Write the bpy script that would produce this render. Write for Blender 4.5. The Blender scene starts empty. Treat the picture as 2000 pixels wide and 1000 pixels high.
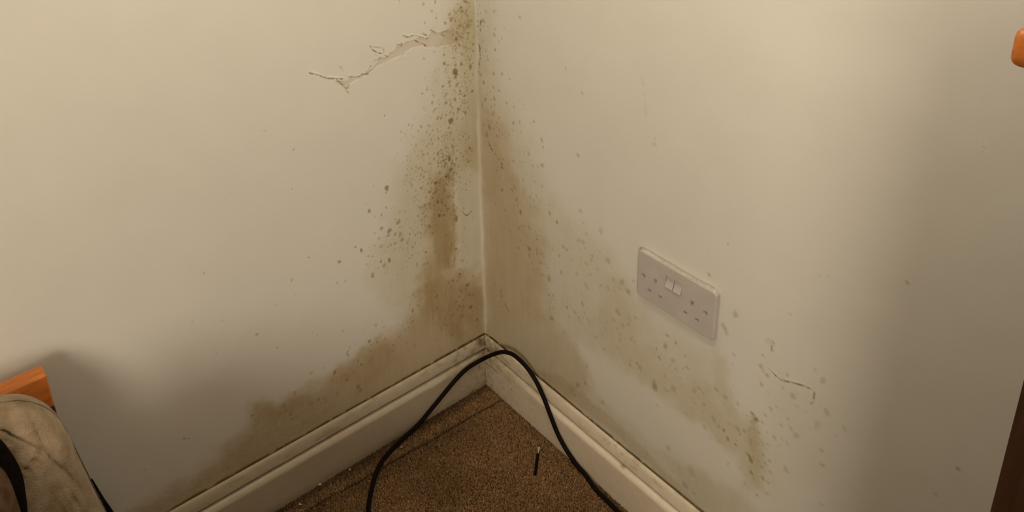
import bpy, bmesh, math, random, json
import numpy as np
from mathutils import Vector, Matrix
S = bpy.context.scene
COL = S.collection

# ------------------------------------------------------------------ camera
cam_data = bpy.data.cameras.new('camera')
cam = bpy.data.objects.new('camera', cam_data); COL.objects.link(cam)
FPX, CXO, CYO = 1679.456, -187.034, -420.544
RV = Vector((0.81357718, -0.5786527, -0.05703702))
UV = Vector((0.25469484, 0.26646945, 0.92958301))
FV = Vector((0.5227071, 0.77081456, -0.36417333))
M = Matrix((( RV.x, UV.x, -FV.x, -0.92248977), (RV.y, UV.y, -FV.y, -1.1640912), (RV.z, UV.z, -FV.z, 1.37933864), (0, 0, 0, 1)))
cam.matrix_world = M
cam_data.sensor_width = 36.0; cam_data.sensor_fit = 'HORIZONTAL'
cam_data.lens = FPX / 2000 * 36.0
cam_data.shift_x = -CXO / 2000; cam_data.shift_y = CYO / 2000
cam_data.clip_start = 0.02
S.camera = cam

# ------------------------------------------------------------------ world, lamp, exposure
w = bpy.data.worlds.new('room_ambience'); S.world = w; w.use_nodes = True
w.node_tree.nodes['Background'].inputs[0].default_value = (1.0, 0.55, 0.24, 1)
w.node_tree.nodes['Background'].inputs[1].default_value = 0.065
S.view_settings.view_transform = 'Standard'; S.view_settings.look = 'None'
S.view_settings.gamma = 1.0; S.view_settings.use_curve_mapping = False
S.view_settings.exposure = 0.0
def lamp(name, loc, energy, color, radius):
    l = bpy.data.lights.new(name, 'POINT'); l.energy = energy; l.color = color; l.shadow_soft_size = radius
    o = bpy.data.objects.new(name, l); COL.objects.link(o); o.location = loc; return o
lamp('room_lamp', (-2.92, -3.30, 2.02), 272, (1.0, 0.885, 0.735), 0.55)
lamp('added_corner_fill', (-.44, -.66, 1.50), 9, (1.0, 0.895, 0.75), 0.08)  # small fill light added above the corner to brighten the upper walls

# ------------------------------------------------------------------ helpers
def tag(o, label=None, cat=None, group=None, kind=None):
    if label: o['label'] = label
    if cat: o['category'] = cat
    if group: o['group'] = group
    if kind: o['kind'] = kind
    return o
def empty(name, loc=(0, 0, 0)):
    o = bpy.data.objects.new(name, None); COL.objects.link(o); o.location = loc; o.empty_display_size = .05; return o
def link(name, me, mat, parent=None):
    o = bpy.data.objects.new(name, me); COL.objects.link(o)
    if mat: me.materials.append(mat)
    if parent:
        o.parent = parent; o.matrix_parent_inverse = Matrix.Translation(-parent.location)
    return o
def from_bm(name, bm, mat, parent=None, smooth=True):
    me = bpy.data.meshes.new(name); bmesh.ops.recalc_face_normals(bm, faces=bm.faces); bm.to_mesh(me); bm.free()
    if smooth: me.shade_smooth()
    return link(name, me, mat, parent)
def rnd(i, j, seed):
    n = (i.astype(np.int64) * 374761393 + j.astype(np.int64) * 668265263 + seed * 974634777) & 0xffffffff
    n = ((n ^ (n >> 13)) * 1274126177) & 0xffffffff
    return ((n ^ (n >> 16)) & 0xffffff) / float(0xffffff)
def vnoise(x, y, seed=0):
    i = np.floor(x); j = np.floor(y); fx = x - i; fy = y - j
    fx = fx * fx * (3 - 2 * fx); fy = fy * fy * (3 - 2 * fy)
    a = rnd(i, j, seed); b = rnd(i + 1, j, seed); c = rnd(i, j + 1, seed); d = rnd(i + 1, j + 1, seed)
    return (a * (1 - fx) + b * fx) * (1 - fy) + (c * (1 - fx) + d * fx) * fy
def fbm(x, y, seed=0, octv=4):
    s = 0; a = .5; t = 0
    for k in range(octv):
        s = s + a * vnoise(x, y, seed + k * 17); t += a; a *= .5; x = x * 2.03 + 5.1; y = y * 2.03 + 9.7
    return s / t
def sstep(x, a, b):
    t = np.clip((x - a) / (b - a), 0, 1); return t * t * (3 - 2 * t)
def box(bm, x0, x1, y0, y1, z0, z1, bev=0., seg=3):
    r = bmesh.ops.create_cube(bm, size=1)
    for v in r['verts']:
        v.co = Vector(((x0 + x1) / 2 + v.co.x * (x1 - x0), (y0 + y1) / 2 + v.co.y * (y1 - y0), (z0 + z1) / 2 + v.co.z * (z1 - z0)))
    if bev:
        es = list({e for v in r['verts'] for e in v.link_edges})
        bmesh.ops.bevel(bm, geom=es, offset=bev, segments=seg, profile=.5, affect='EDGES', clamp_overlap=True)
def grid_mesh(name, P, attr=None):
    """P: (n,m,3) points; attr: (n,m,3) colour"""
    n, m, _ = P.shape
    idx = np.arange(n * m).reshape(n, m)
    q = np.stack([idx[:-1, :-1], idx[1:, :-1], idx[1:, 1:], idx[:-1, 1:]], -1).reshape(-1, 4)
    me = bpy.data.meshes.new(name)
    me.vertices.add(n * m); me.vertices.foreach_set('co', P.reshape(-1).astype(np.float32))
    me.loops.add(q.size); me.loops.foreach_set('vertex_index', q.reshape(-1).astype(np.int32))
    me.polygons.add(len(q)); me.polygons.foreach_set('loop_start', (np.arange(len(q)) * 4).astype(np.int32))
    me.update(calc_edges=True); me.shade_smooth()
    if attr is not None: color_attr(me, attr.reshape(-1, 3))
    return me
def color_attr(me, c):
    a = me.color_attributes.new('albedo', 'FLOAT_COLOR', 'POINT')
    f = np.ones((len(c), 4), np.float32); f[:, :3] = c
    a.data.foreach_set('color', f.reshape(-1))

# ------------------------------------------------------------------ materials
def mat(name, color=(.5, .5, .5), rough=.6, spec=.3):
    m = bpy.data.materials.new(name); m.use_nodes = True
    b = m.node_tree.nodes['Principled BSDF']
    b.inputs['Base Color'].default_value = (*color, 1); b.inputs['Roughness'].default_value = rough
    b.inputs['Specular IOR Level'].default_value = spec
    return m, m.node_tree, b
def add_noise_mat(m, nt, b, c1, c2, scale, bump=0., bscale=200, detail=4, stretch=None, attr=False, bdist=.001):
    N = nt.nodes; L = nt.links
    tc = N.new('ShaderNodeTexCoord'); mp = N.new('ShaderNodeMapping'); L.new(tc.outputs['Object'], mp.inputs[0])
    if stretch: mp.inputs['Scale'].default_value = stretch
    n = N.new('ShaderNodeTexNoise'); n.inputs['Scale'].default_value = scale; n.inputs['Detail'].default_value = detail
    L.new(mp.outputs[0], n.inputs['Vector'])
    r = N.new('ShaderNodeMixRGB'); r.inputs[1].default_value = (*c1, 1); r.inputs[2].default_value = (*c2, 1)
    rp = N.new('ShaderNodeMapRange'); rp.inputs[1].default_value = .3; rp.inputs[2].default_value = .7
    L.new(n.outputs[0], rp.inputs[0]); L.new(rp.outputs[0], r.inputs[0])
    out = r.outputs[0]
    if attr:
        a = N.new('ShaderNodeAttribute'); a.attribute_name = 'albedo'
        mu = N.new('ShaderNodeMixRGB'); mu.blend_type = 'MULTIPLY'; mu.inputs[0].default_value = 1
        L.new(a.outputs['Color'], mu.inputs[1]); L.new(out, mu.inputs[2]); out = mu.outputs[0]
    L.new(out, b.inputs['Base Color'])
    if bump:
        n2 = N.new('ShaderNodeTexNoise'); n2.inputs['Scale'].default_value = bscale; n2.inputs['Detail'].default_value = 3
        L.new(mp.outputs[0], n2.inputs['Vector'])
        bp = N.new('ShaderNodeBump'); bp.inputs['Strength'].default_value = bump; bp.inputs['Distance'].default_value = bdist
        L.new(n2.outputs[0], bp.inputs['Height']); L.new(bp.outputs[0], b.inputs['Normal'])
    return m
m, nt, b = mat('wall_emulsion_paint', rough=.75, spec=.15)
M_WALL = add_noise_mat(m, nt, b, (.975, .975, .97), (1, 1, 1), 14, .12, 260, attr=True)
m, nt, b = mat('ceiling_emulsion', rough=.8, spec=.1)
M_CEIL = add_noise_mat(m, nt, b, (.75, .71, .63), (.77, .73, .65), 8)
m, nt, b = mat('skirting_gloss_paint', rough=.38, spec=.4)
M_SKIRT = add_noise_mat(m, nt, b, (.93, .92, .9), (1, 1, 1), 60, .15, 120, attr=True)
m, nt, b = mat('carpet_backing', rough=.95, spec=.05)
M_FLOOR = add_noise_mat(m, nt, b, (.15, .08, .03), (.26, .15, .065), 260, .8, 400, bdist=.003)
m, nt, b = mat('carpet_yarn', rough=.9, spec=.08)
M_YARN = add_noise_mat(m, nt, b, (.72, .7, .68), (1.15, 1.15, 1.15), 900, .4, 1500, attr=True)
m, nt, b = mat('socket_plastic', rough=.33, spec=.45)
M_PLAST = add_noise_mat(m, nt, b, (.50, .45, .41), (.54, .49, .45), 30, .05, 80)
m, nt, b = mat('paint_filler', rough=.6, spec=.3)
M_SEAL = add_noise_mat(m, nt, b, (.46, .415, .35), (.62, .565, .48), 160, .4, 300)
m, nt, b = mat('brass_screw', (.16, .11, .06), .4, .5); b.inputs['Metallic'].default_value = .7
M_SCREW = add_noise_mat(m, nt, b, (.12, .085, .05), (.2, .15, .09), 300)
m, nt, b = mat('black_rubber', rough=.6, spec=.12)
M_CABLE = add_noise_mat(m, nt, b, (.0045, .0022, .0014), (.009, .0045, .003), 40, .1, 300)
m, nt, b = mat('pale_tip', rough=.5, spec=.4)
M_TIP = add_noise_mat(m, nt, b, (.42, .34, .24), (.62, .52, .4), 300)
m, nt, b = mat('orange_pine', rough=.42, spec=.35)
M_PINE = add_noise_mat(m, nt, b, (.46, .13, .022), (.68, .225, .045), 26, .1, 60, detail=6, stretch=(.6, 9, 9))
m, nt, b = mat('orange_pine_cabinet', rough=.45, spec=.3)
M_PINE2 = add_noise_mat(m, nt, b, (.27, .075, .012), (.42, .13, .02), 30, .1, 60, detail=6, stretch=(9, .6, 9))
m, nt, b = mat('dark_stained_shaded_wood', rough=.5, spec=.2)
M_DARK = add_noise_mat(m, nt, b, (.022, .0085, .003), (.036, .015, .005), 26, .1, 60, detail=6, stretch=(8, 8, .7))
m, nt, b = mat('cream_fleece', rough=.95, spec=.05)
b.inputs['Sheen Weight'].default_value = .15
M_FLEECE = add_noise_mat(m, nt, b, (.27, .195, .115), (.42, .32, .205), 45, .8, 480, detail=8, bdist=.003)
m, nt, b = mat('black_fabric', rough=.9, spec=.05)
M_BLACK = add_noise_mat(m, nt, b, (.004, .003, .002), (.010, .007, .005), 120, .3, 400)
m, nt, b = mat('brown_fabric', rough=.9, spec=.05)
M_BROWN = add_noise_mat(m, nt, b, (.07, .04, .022), (.15, .095, .055), 60, .4, 500)
m, nt, b = mat('mattress_ticking', rough=.9, spec=.05)
M_MATT = add_noise_mat(m, nt, b, (.42, .34, .24), (.5, .42, .3), 60, .2, 200)

# ------------------------------------------------------------------ walls
DATA = json.loads(r'''{"L":{"poly":[[[[62.7,539.6],[120.6,550.7],[129.9,481.5],[128.5,388.1],[168.1,347.0],[168.3,274.2],[202.2,247.3],[264.9,243.9],[310.6,227.5],[379.3,215.7],[459.2,220.0],[531.0,238.0],[549.5,190.7],[610.6,171.8],[669.7,153.4],[765.5,164.3],[738.0,71.9],[3.6,54.5],[-17.8,179.2],[-6.7,263.2],[65.3,310.2],[75.6,388.1]],26,0.88,0],[[[28.4,937.0],[55.1,866.5],[73.1,832.1],[99.6,698.5],[143.3,650.6],[182.0,590.5],[206.9,491.5],[244.4,452.1],[261.1,391.6],[222.2,301.7],[3.6,54.5],[-49.5,537.5],[-42.1,921.4]],38,0.5,1],[[[113.9,542.6],[127.0,411.0],[111.1,344.1],[78.7,328.9],[68.2,432.4],[68.4,524.9]],7,0.26,0],[[[91.0,430.4],[100.6,351.3],[83.4,338.4],[70.6,385.9]],7,0.3,0],[[[153.0,333.8],[164.3,259.7],[129.8,203.8],[66.2,156.8],[63.1,220.5],[99.0,289.1]],14,0.22,0],[[[54.2,267.2],[64.4,195.2],[25.4,148.4],[11.0,233.1]],12,0.25,0],[[[262.1,249.7],[368.0,217.6],[317.4,156.8],[208.1,169.7]],18,0.25,0],[[[463.0,231.7],[523.7,233.5],[489.5,185.9],[426.3,185.4]],14,0.2,0],[[[49.3,865.1],[68.6,830.9],[58.4,803.4],[-12.6,778.6],[-20.9,837.5],[7.8,874.4]],14,0.5,1],[[[31.6,796.0],[41.5,537.1],[3.7,522.8],[-3.0,786.4]],9,0.35,1],[[[54.2,657.3],[94.2,590.2],[108.5,551.6],[60.8,527.6],[10.1,525.2],[-0.2,622.6]],18,0.3,1],[[[60.2,538.6],[66.4,466.7],[68.1,384.8],[67.6,317.4],[25.8,304.0],[21.3,412.4],[33.7,568.0],[46.0,572.5]],7,-0.25,0],[[[106.9,329.9],[77.6,325.9],[74.9,302.3],[98.2,303.6]],5,-0.3,0]],
"stroke":[[[[345.9,830.7],[332.4,823.0],[317.1,812.9],[303.0,807.7],[287.7,802.1]],1.2,0.55,-0.8],[[[300.3,805.0],[290.4,795.4],[279.8,781.7],[275.3,786.0]],1.6,0.45,-0.6],[[[281.9,780.4],[277.6,773.4]],1.5,0.3,0],[[[275.6,803.1],[255.9,797.1],[247.5,798.4],[235.4,795.7]],1.2,0.5,-0.6],[[[249.5,799.0],[239.3,798.8],[230.3,806.6]],3.0,0.25,-0.3],[[[230.3,806.6],[223.2,815.9],[207.2,818.9]],2.0,0.25,-0.4],[[[288.3,825.6],[284.1,817.8]],0.9,0.4,0],[[[228.8,845.8],[223.4,836.8],[213.7,828.4],[204.6,824.8],[199.7,820.6],[193.8,815.1]],1.1,0.6,-0.6],[[[220.9,841.7],[202.6,835.6],[201.4,825.8]],1.0,0.45,-0.4],[[[176.2,834.0],[165.8,830.1],[162.7,827.4],[164.4,833.6]],1.1,0.45,-0.4],[[[159.2,845.5],[149.8,840.1],[137.8,839.8],[119.6,831.0],[107.6,825.8]],1.1,0.6,-0.6],[[[150.9,840.4],[144.6,836.8]],1.4,0.5,0],[[[135.3,829.4],[125.7,822.9],[112.9,813.5]],1.3,0.6,-0.7],[[[118.0,839.2],[111.6,833.7]],1.3,0.6,0],[[[101.0,841.5],[93.5,835.6],[80.1,830.1],[66.3,830.3],[58.0,833.0]],1.2,0.45,0.9],[[[80.2,829.1],[71.4,820.8]],1.4,0.4,0],[[[49.5,448.1],[43.7,436.2],[37.5,430.0],[29.5,432.6],[25.5,435.7]],1.1,0.75,0.6],[[[162.6,912.0],[162.3,902.7]],1.0,0.4,0],[[[326.2,265.3],[333.2,252.3],[331.6,245.4]],1.1,0.45,0],[[[67.8,535.9],[68.9,467.8],[70.6,385.9],[72.4,325.9]],2.0,0.15,0],[[[25.4,877.7],[13.9,870.0]],2.0,0.6,0],[[[221.9,830.7],[207.0,820.8]],1.5,-0.1,0.8]],
"spot":[[50.9,744.4,5.5,0.95],[66.7,649.7,5.2,1],[51.4,734.2,3.5,0.7],[74.5,571.9,4,0.85],[83.8,537.6,3.5,0.9],[108.6,531.6,3.5,0.85],[70.9,548.3,3.5,0.8],[217.9,564.9,4.6,0.8],[219.8,555.9,1.6,0.5],[258.4,533.0,3,0.7],[233.4,513.8,3,0.4],[106.3,488.9,3,0.75],[104.4,458.3,3.2,0.85],[92.2,454.3,2.6,0.7],[64.3,434.3,4,0.75],[198.3,484.5,4.5,0.55],[235.8,486.2,4,0.5],[219.8,473.7,5,0.6],[222.8,464.9,4.5,0.4],[206.9,462.4,3,0.45],[195.7,457.5,3.5,0.4],[281.7,460.0,3,0.8],[293.8,471.0,2,0.6],[328.7,456.2,3.5,0.65],[269.0,440.8,3.2,0.35],[243.0,416.3,2.8,0.7],[225.0,411.4,3.4,0.8],[237.0,405.5,5,0.4],[263.1,394.9,4,0.5],[243.0,468.2,2.5,0.4],[193.3,442.8,4,0.5],[208.6,441.7,2.6,0.5],[338.3,415.3,2.2,0.5],[320.4,411.1,2.4,0.3],[387.3,492.0,1.8,0.7],[572.0,547.7,2,0.45],[437.5,757.0,1.6,0.4],[391.1,706.7,2.5,0.35],[210.2,708.4,1.4,0.9],[425.0,462.8,2,0.5],[500.8,386.7,3,0.5],[388.8,325.3,1.6,0.4],[468.5,340.2,2,0.4],[284.0,253.0,4.2,0.65],[267.4,242.8,2.5,0.5],[305.4,209.7,3,0.45],[362.9,224.3,3.4,0.6],[316.8,162.7,4,0.4],[313.2,151.7,4,0.35],[532.7,226.1,3.4,0.45],[653.8,251.6,2.8,0.45],[646.4,246.7,3,0.3],[726.1,231.1,1.6,0.5],[556.3,445.1,1.6,0.3],[604.4,469.3,1.5,0.3],[79.2,294.4,2.6,0.7],[61.8,302.3,2.8,0.6],[44.9,266.4,4,0.6],[74.2,239.0,3,0.55],[38.1,207.7,4,0.65],[21.9,167.8,3.2,0.55],[121.5,276.6,4,0.35],[176.9,309.1,3,0.4],[180.8,271.9,3.5,0.5],[140.6,391.2,3,0.75],[74.0,345.0,1.8,0.95],[171.6,417.0,2,0.7],[69.0,365.9,2.6,0.7],[79.8,381.6,2.2,0.6],[17.0,827.2,7,0.35],[54.8,848.9,4.5,0.55],[57.8,859.4,3.4,0.4],[31.8,865.6,3,0.7],[68.9,845.7,3,0.6],[87.4,860.2,2,0.6],[87.0,867.8,2,0.5],[96.6,875.0,3,0.25],[112.3,858.0,2,0.35],[45.3,807.8,3,0.7],[38.8,794.9,2.5,0.65],[35.8,833.1,4,0.4],[113.3,892.5,3.2,0.35],[87.8,891.0,2.3,0.45],[74.6,785.9,2.4,0.6],[75.5,769.0,3,0.65],[118.9,791.6,1.8,0.5],[120.2,754.1,1.6,0.3],[80.4,725.6,2.8,0.65],[116.1,729.5,2,0.5],[64.8,729.0,2.6,0.6],[48.6,718.8,3,0.55],[42.1,704.2,2.3,0.8],[31.8,690.4,2.8,0.7],[74.3,707.1,3,0.4],[54.8,691.5,2.8,0.5],[106.4,700.8,3,0.4],[75.3,689.6,3.4,0.5],[66.2,681.4,2,0.6],[48.7,669.3,2.6,0.6],[15.8,745.4,4,0.6],[37.1,756.8,3,0.7],[50.2,758.5,3,0.45],[13.1,694.1,2.6,0.9],[96.9,665.2,3,0.4],[88.8,662.5,3.2,0.5],[31.0,654.9,3,0.55],[76.6,665.8,2.4,0.5],[105.3,681.7,4,0.2]],
"scatter":[[[[19.5,877.2],[29.0,800.3]],17,120,0.8,2.6,0.2,0.6],[[[48.4,815.6],[36.9,761.8]],11,36,0.8,2.3,0.2,0.55],[[[30.5,770.2],[42.4,647.9]],12,90,0.8,2.3,0.2,0.6],[[[71.9,772.0],[89.9,663.9]],20,55,0.9,2.4,0.2,0.6],[[[72.8,647.5],[101.9,458.4]],24,300,0.9,2.6,0.2,0.65],[[[137.0,658.9],[147.8,500.3]],26,110,0.9,2.8,0.15,0.5],[[[81.7,596.6],[73.3,526.7]],12,70,1.0,3.0,0.3,0.75],[[[26.5,587.7],[43.6,492.2]],9,22,1.0,2.6,0.3,0.7],[[[136.2,495.5],[180.5,376.7]],30,100,1.0,2.8,0.2,0.5],[[[208.7,469.9],[248.2,408.5]],26,30,1.0,3.2,0.15,0.45],[[[53.2,426.0],[59.5,294.9]],14,18,1.0,2.5,0.2,0.6],[[[59.5,294.9],[91.7,183.6]],24,75,1.0,3.2,0.15,0.5],[[[264.1,226.2],[381.5,195.0],[490.7,176.9]],28,45,1.2,5,0.08,0.3],[[[163.4,271.7],[265.1,214.3]],26,35,1.2,3.5,0.1,0.35],[[[279.2,554.4],[440.2,412.9]],90,22,0.8,1.8,0.15,0.4]]},"R":{"poly":[[[[9.6,815.3],[17.9,672.7],[46.5,640.4],[95.2,562.9],[150.5,511.8],[180.1,449.5],[185.2,349.9],[218.2,276.3],[297.7,235.4],[292.6,171.8],[233.0,101.8],[-3.3,78.0],[-30.2,169.6]],28,0.44,0],[[[36.8,938.5],[46.3,825.4],[77.4,693.9],[138.3,623.8],[191.1,552.5],[255.0,520.6],[338.5,502.6],[407.0,450.4],[460.1,433.1],[555.9,438.0],[579.2,376.3],[642.0,356.5],[683.1,282.3],[584.6,91.4],[481.8,75.6],[-4.5,49.4],[-19.2,547.6]],45,0.36,1],[[[11.2,691.7],[61.4,646.1],[110.3,601.6],[93.8,507.0],[149.5,421.9],[176.5,273.5],[19.9,147.8],[13.3,385.8]],22,0.2,0],[[[277.6,277.9],[345.4,292.0],[458.5,285.1],[539.1,294.0],[606.2,276.0],[619.3,250.8],[602.1,219.6],[556.2,200.4],[453.6,180.4],[361.0,187.9],[311.2,197.8]],14,-0.85,2],[[[351.0,468.6],[385.8,437.4],[421.9,366.4],[495.4,354.9],[579.2,376.3],[624.5,362.0],[646.7,310.7],[636.3,239.9],[610.3,279.6],[539.5,289.1],[447.4,293.1],[356.6,311.0],[295.7,326.5]],20,0.22,0],[[[620.8,373.8],[619.8,338.4],[629.2,295.7],[639.6,242.8],[653.9,255.8],[643.2,327.8],[634.6,379.9]],9,0.5,1],[[[550.8,444.1],[560.5,382.3],[580.8,357.6],[597.6,370.5],[576.0,413.3],[565.3,454.1]],10,0.3,1],[[[152.1,127.1],[286.8,130.6],[456.6,126.9],[548.0,125.4],[581.9,123.3],[510.1,136.8],[361.8,164.7],[218.6,167.0]],7,0.35,0],[[[464.1,189.0],[519.9,145.7],[580.2,144.3],[648.2,208.5],[611.5,217.3],[525.8,207.2]],16,0.25,1],[[[636.3,493.7],[629.7,395.4],[654.4,317.3],[705.1,302.2],[740.3,390.8],[714.8,478.9]],40,0.12,1]],
"stroke":[[[[6.8,789.2],[11.0,782.3]],2.4,0.9,0],[[[9.5,781.8],[11.6,765.0],[8.0,751.5],[7.5,741.0]],1.1,0.75,-0.3],[[[5.6,732.0],[14.3,726.5]],1.8,0.5,0],[[[28.1,591.8],[33.9,585.3],[39.7,577.7]],1.6,0.8,0],[[[47.1,575.3],[57.3,566.3]],1.0,0.6,0],[[[66.1,563.4],[65.7,550.0]],1.5,0.75,0],[[[637.9,478.4],[644.7,475.0],[653.0,471.9],[660.2,471.6],[677.2,479.5],[691.8,485.7],[696.1,487.1]],1.1,0.7,-0.5],[[[688.2,483.9],[696.9,486.8]],1.8,0.5,0],[[[696.2,486.3],[705.6,488.8],[707.3,480.3],[706.3,463.5]],0.9,0.6,-0.3],[[[634.3,521.2],[639.7,523.0]],4.5,0.42,-0.4],[[[639.4,517.5],[641.8,510.1]],1.8,0.45,0],[[[391.6,847.7],[396.6,824.4],[402.4,788.5]],1.2,0.1,0],[[[419.5,758.3],[422.1,745.5]],1.0,0.2,0.3],[[[10.1,825.5],[18.0,837.6],[14.1,816.5]],1.4,0.6,0.3],[[[55.1,266.9],[56.1,248.5]],2.0,0.35,0],[[[65.3,238.9],[79.0,224.5]],2.2,0.35,0.5],[[[622.3,384.8],[629.9,376.1]],2.2,0.6,0],[[[623.4,301.0],[629.2,295.7]],2.0,0.5,0]],
"spot":[[263.8,662.7,3.4,0.5],[214.6,507.6,4,0.75],[196.3,516.7,3.4,0.55],[117.8,479.2,4.4,0.65],[175.6,605.2,3.4,0.5],[175.9,656.5,3,0.5],[179.7,643.8,2.6,0.5],[156.5,685.2,3.4,0.5],[148.5,678.1,2,0.35],[271.1,779.4,3,0.35],[118.6,669.9,2.8,0.4],[101.8,661.4,3,0.5],[40.4,672.2,2.4,0.5],[49.4,678.7,3,0.35],[104.0,695.2,3,0.35],[83.1,694.9,3.2,0.4],[48.4,690.9,4,0.4],[22.8,680.9,3,0.6],[13.0,664.5,2.6,0.5],[19.8,713.6,3,0.7],[47.8,713.7,3,0.5],[62.2,712.4,3.4,0.4],[48.9,741.8,3.4,0.5],[72.0,749.3,3.4,0.5],[92.9,746.0,2,0.5],[55.0,791.2,4,0.6],[53.2,819.5,4.2,0.4],[56.4,831.2,2.4,0.3],[74.2,818.5,2.6,0.4],[25.3,838.5,4,0.5],[54.9,864.7,3,0.45],[32.0,858.9,3,0.4],[122.6,871.8,4,0.35],[7.5,833.8,2,0.8],[5.5,823.2,2.6,0.6],[25.1,801.6,1.8,0.4],[33.8,764.6,3,0.5],[32.5,625.3,4,0.5],[24.2,606.8,4,0.4],[142.3,615.0,4,0.35],[99.9,581.2,4.5,0.3],[178.2,606.3,4,0.35],[166.3,599.1,3,0.3],[65.7,504.0,3.6,0.5],[94.1,517.2,3.6,0.45],[102.9,525.7,3,0.4],[106.7,500.8,2.6,0.5],[161.7,536.6,2.4,0.35],[317.8,541.4,6,0.18],[285.5,518.5,3,0.35],[268.9,497.3,4,0.22],[230.3,463.0,4,0.35],[239.3,461.3,3,0.35],[139.5,409.7,4.5,0.65],[140.7,394.2,4,0.4],[110.3,396.3,3,0.4],[175.9,416.9,6,0.2],[336.6,492.3,5.5,0.35],[298.5,473.3,4,0.3],[314.2,462.1,3,0.25],[225.5,405.2,4,0.35],[286.7,458.3,4,0.2],[193.5,372.1,5.5,0.4],[174.2,370.2,3,0.5],[263.8,423.8,4,0.25],[368.0,467.0,6,0.35],[381.7,455.6,5,0.45],[391.4,482.8,3,0.25],[287.6,412.5,5,0.22],[240.5,337.1,2.8,0.9],[204.4,341.6,3,0.3],[193.5,336.2,3,0.5],[201.7,287.1,5,0.45],[270.3,333.0,3,0.3],[359.1,402.0,5,0.35],[363.8,399.6,4,0.3],[338.3,438.2,5,0.2],[385.6,391.2,3,0.3],[373.6,381.3,3,0.3],[557.7,642.6,2,0.5],[531.1,575.9,3,0.45],[580.1,534.6,5,0.35],[564.0,500.4,5,0.4],[568.2,492.0,4,0.25],[463.9,420.4,3.6,0.45],[461.3,397.2,4.5,0.45],[481.2,417.7,3,0.5],[451.7,365.7,3,0.45],[476.7,378.9,3,0.4],[499.9,404.2,2,0.6],[505.2,384.6,4,0.35],[497.8,377.3,2,0.45],[444.6,380.7,2,0.5],[406.4,323.5,2,0.9],[413.3,319.6,5,0.35],[445.7,303.8,5.5,0.6],[448.1,299.1,3,0.6],[444.0,315.5,3,0.4],[530.1,361.8,4,0.3],[558.7,381.0,4,0.35],[583.8,464.0,3,0.25],[627.8,473.2,4.5,0.35],[637.7,464.5,4,0.45],[630.8,443.7,3,0.4],[628.1,494.4,2,0.5],[667.2,486.6,2.4,0.45],[716.6,512.6,4,0.3],[678.1,457.5,5,0.3],[648.7,412.9,2.6,0.5],[628.2,376.7,5,0.65],[620.9,381.7,3,0.6],[642.4,393.7,2.4,0.4],[639.0,378.4,2.4,0.4],[579.0,315.5,3,0.6],[586.4,304.0,3,0.7],[600.9,304.6,2.6,0.9],[570.4,284.7,2,0.3],[628.4,295.0,3.6,0.75],[630.5,273.2,3,0.6],[650.0,278.0,3,0.5],[645.2,239.5,3,0.5],[623.4,245.0,3,0.3],[516.8,145.2,5,0.45],[479.9,195.3,5,0.3],[682.0,402.2,4.5,0.25],[691.9,397.1,4.5,0.3],[660.1,366.4,3,0.35],[731.8,376.0,4,0.4],[681.7,324.9,4,0.25],[717.0,436.6,5,0.18],[667.5,396.3,3,0.2],[527.3,186.2,8,0.2],[596.6,381.6,4,0.3],[577.1,379.7,5,0.3],[795.8,716.8,2.6,0.45],[886.2,503.5,3,0.45],[870.1,447.0,3,0.25],[233.7,810.7,2,0.4],[417.3,745.3,3,0.2],[420.2,152.6,4,0.12],[292.5,237.7,3,0.4],[270.2,177.2,5,0.4],[289.5,196.2,4,0.35],[333.0,183.0,3.5,0.4]],
"scatter":[[[[19.8,877.3],[27.9,728.8]],12,45,0.9,2.6,0.2,0.5],[[[69.6,889.4],[98.6,701.5]],26,22,0.9,2.8,0.12,0.35],[[[34.0,699.6],[65.7,550.0]],16,60,1.0,3,0.2,0.5],[[[97.6,659.8],[150.5,511.8]],26,45,1.0,3.2,0.12,0.35],[[[79.3,511.4],[149.3,398.9]],28,65,1.0,3.0,0.15,0.45],[[[177.5,459.2],[231.5,308.3]],36,80,1.2,3.4,0.12,0.4],[[[255.3,499.7],[386.2,427.3]],30,55,1.2,4.5,0.1,0.3],[[[24.1,254.9],[86.0,190.6]],20,22,1.2,3,0.1,0.3],[[[270.3,333.0],[464.9,354.0]],30,50,1.2,4.5,0.1,0.32],[[[456.1,326.5],[626.3,343.7]],32,60,1.2,5,0.08,0.3],[[[626.1,363.3],[641.9,255.3]],10,40,1.2,3.5,0.15,0.5],[[[204.6,157.0],[560.3,148.3]],16,50,1.2,4,0.08,0.28],[[[620.2,491.7],[733.1,327.7]],50,55,1.2,4.5,0.06,0.25],[[[432.7,885.1],[769.9,586.4]],200,14,0.8,1.5,0.1,0.3]]}}''')
def poly_sd(X, Y, pts):
    """signed distance (negative inside) to a polygon, in mm"""
    d = np.full(X.shape, 1e9); ins = np.zeros(X.shape, bool)
    n = len(pts)
    for i in range(n):
        x0, y0 = pts[i][:2]; x1, y1 = pts[(i + 1) % n][:2]
        ex, ey = x1 - x0, y1 - y0
        t = np.clip(((X - x0) * ex + (Y - y0) * ey) / (ex * ex + ey * ey + 1e-9), 0, 1)
        d = np.minimum(d, (X - x0 - t * ex) ** 2 + (Y - y0 - t * ey) ** 2)
        c = ((y0 > Y) != (y1 > Y)) & (X < (x1 - x0) * (Y - y0) / (y1 - y0 + 1e-12) + x0)
        ins ^= c
    d = np.sqrt(d); return np.where(ins, -d, d)
def line_d(X, Y, pts):
    d = np.full(X.shape, 1e9)
    for i in range(len(pts) - 1):
        x0, y0 = pts[i][:2]; x1, y1 = pts[i + 1][:2]
        ex, ey = x1 - x0, y1 - y0
        t = np.clip(((X - x0) * ex + (Y - y0) * ey) / (ex * ex + ey * ey + 1e-9), 0, 1)
        d = np.minimum(d, (X - x0 - t * ex) ** 2 + (Y - y0 - t * ey) ** 2)
    return np.sqrt(d)
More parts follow.
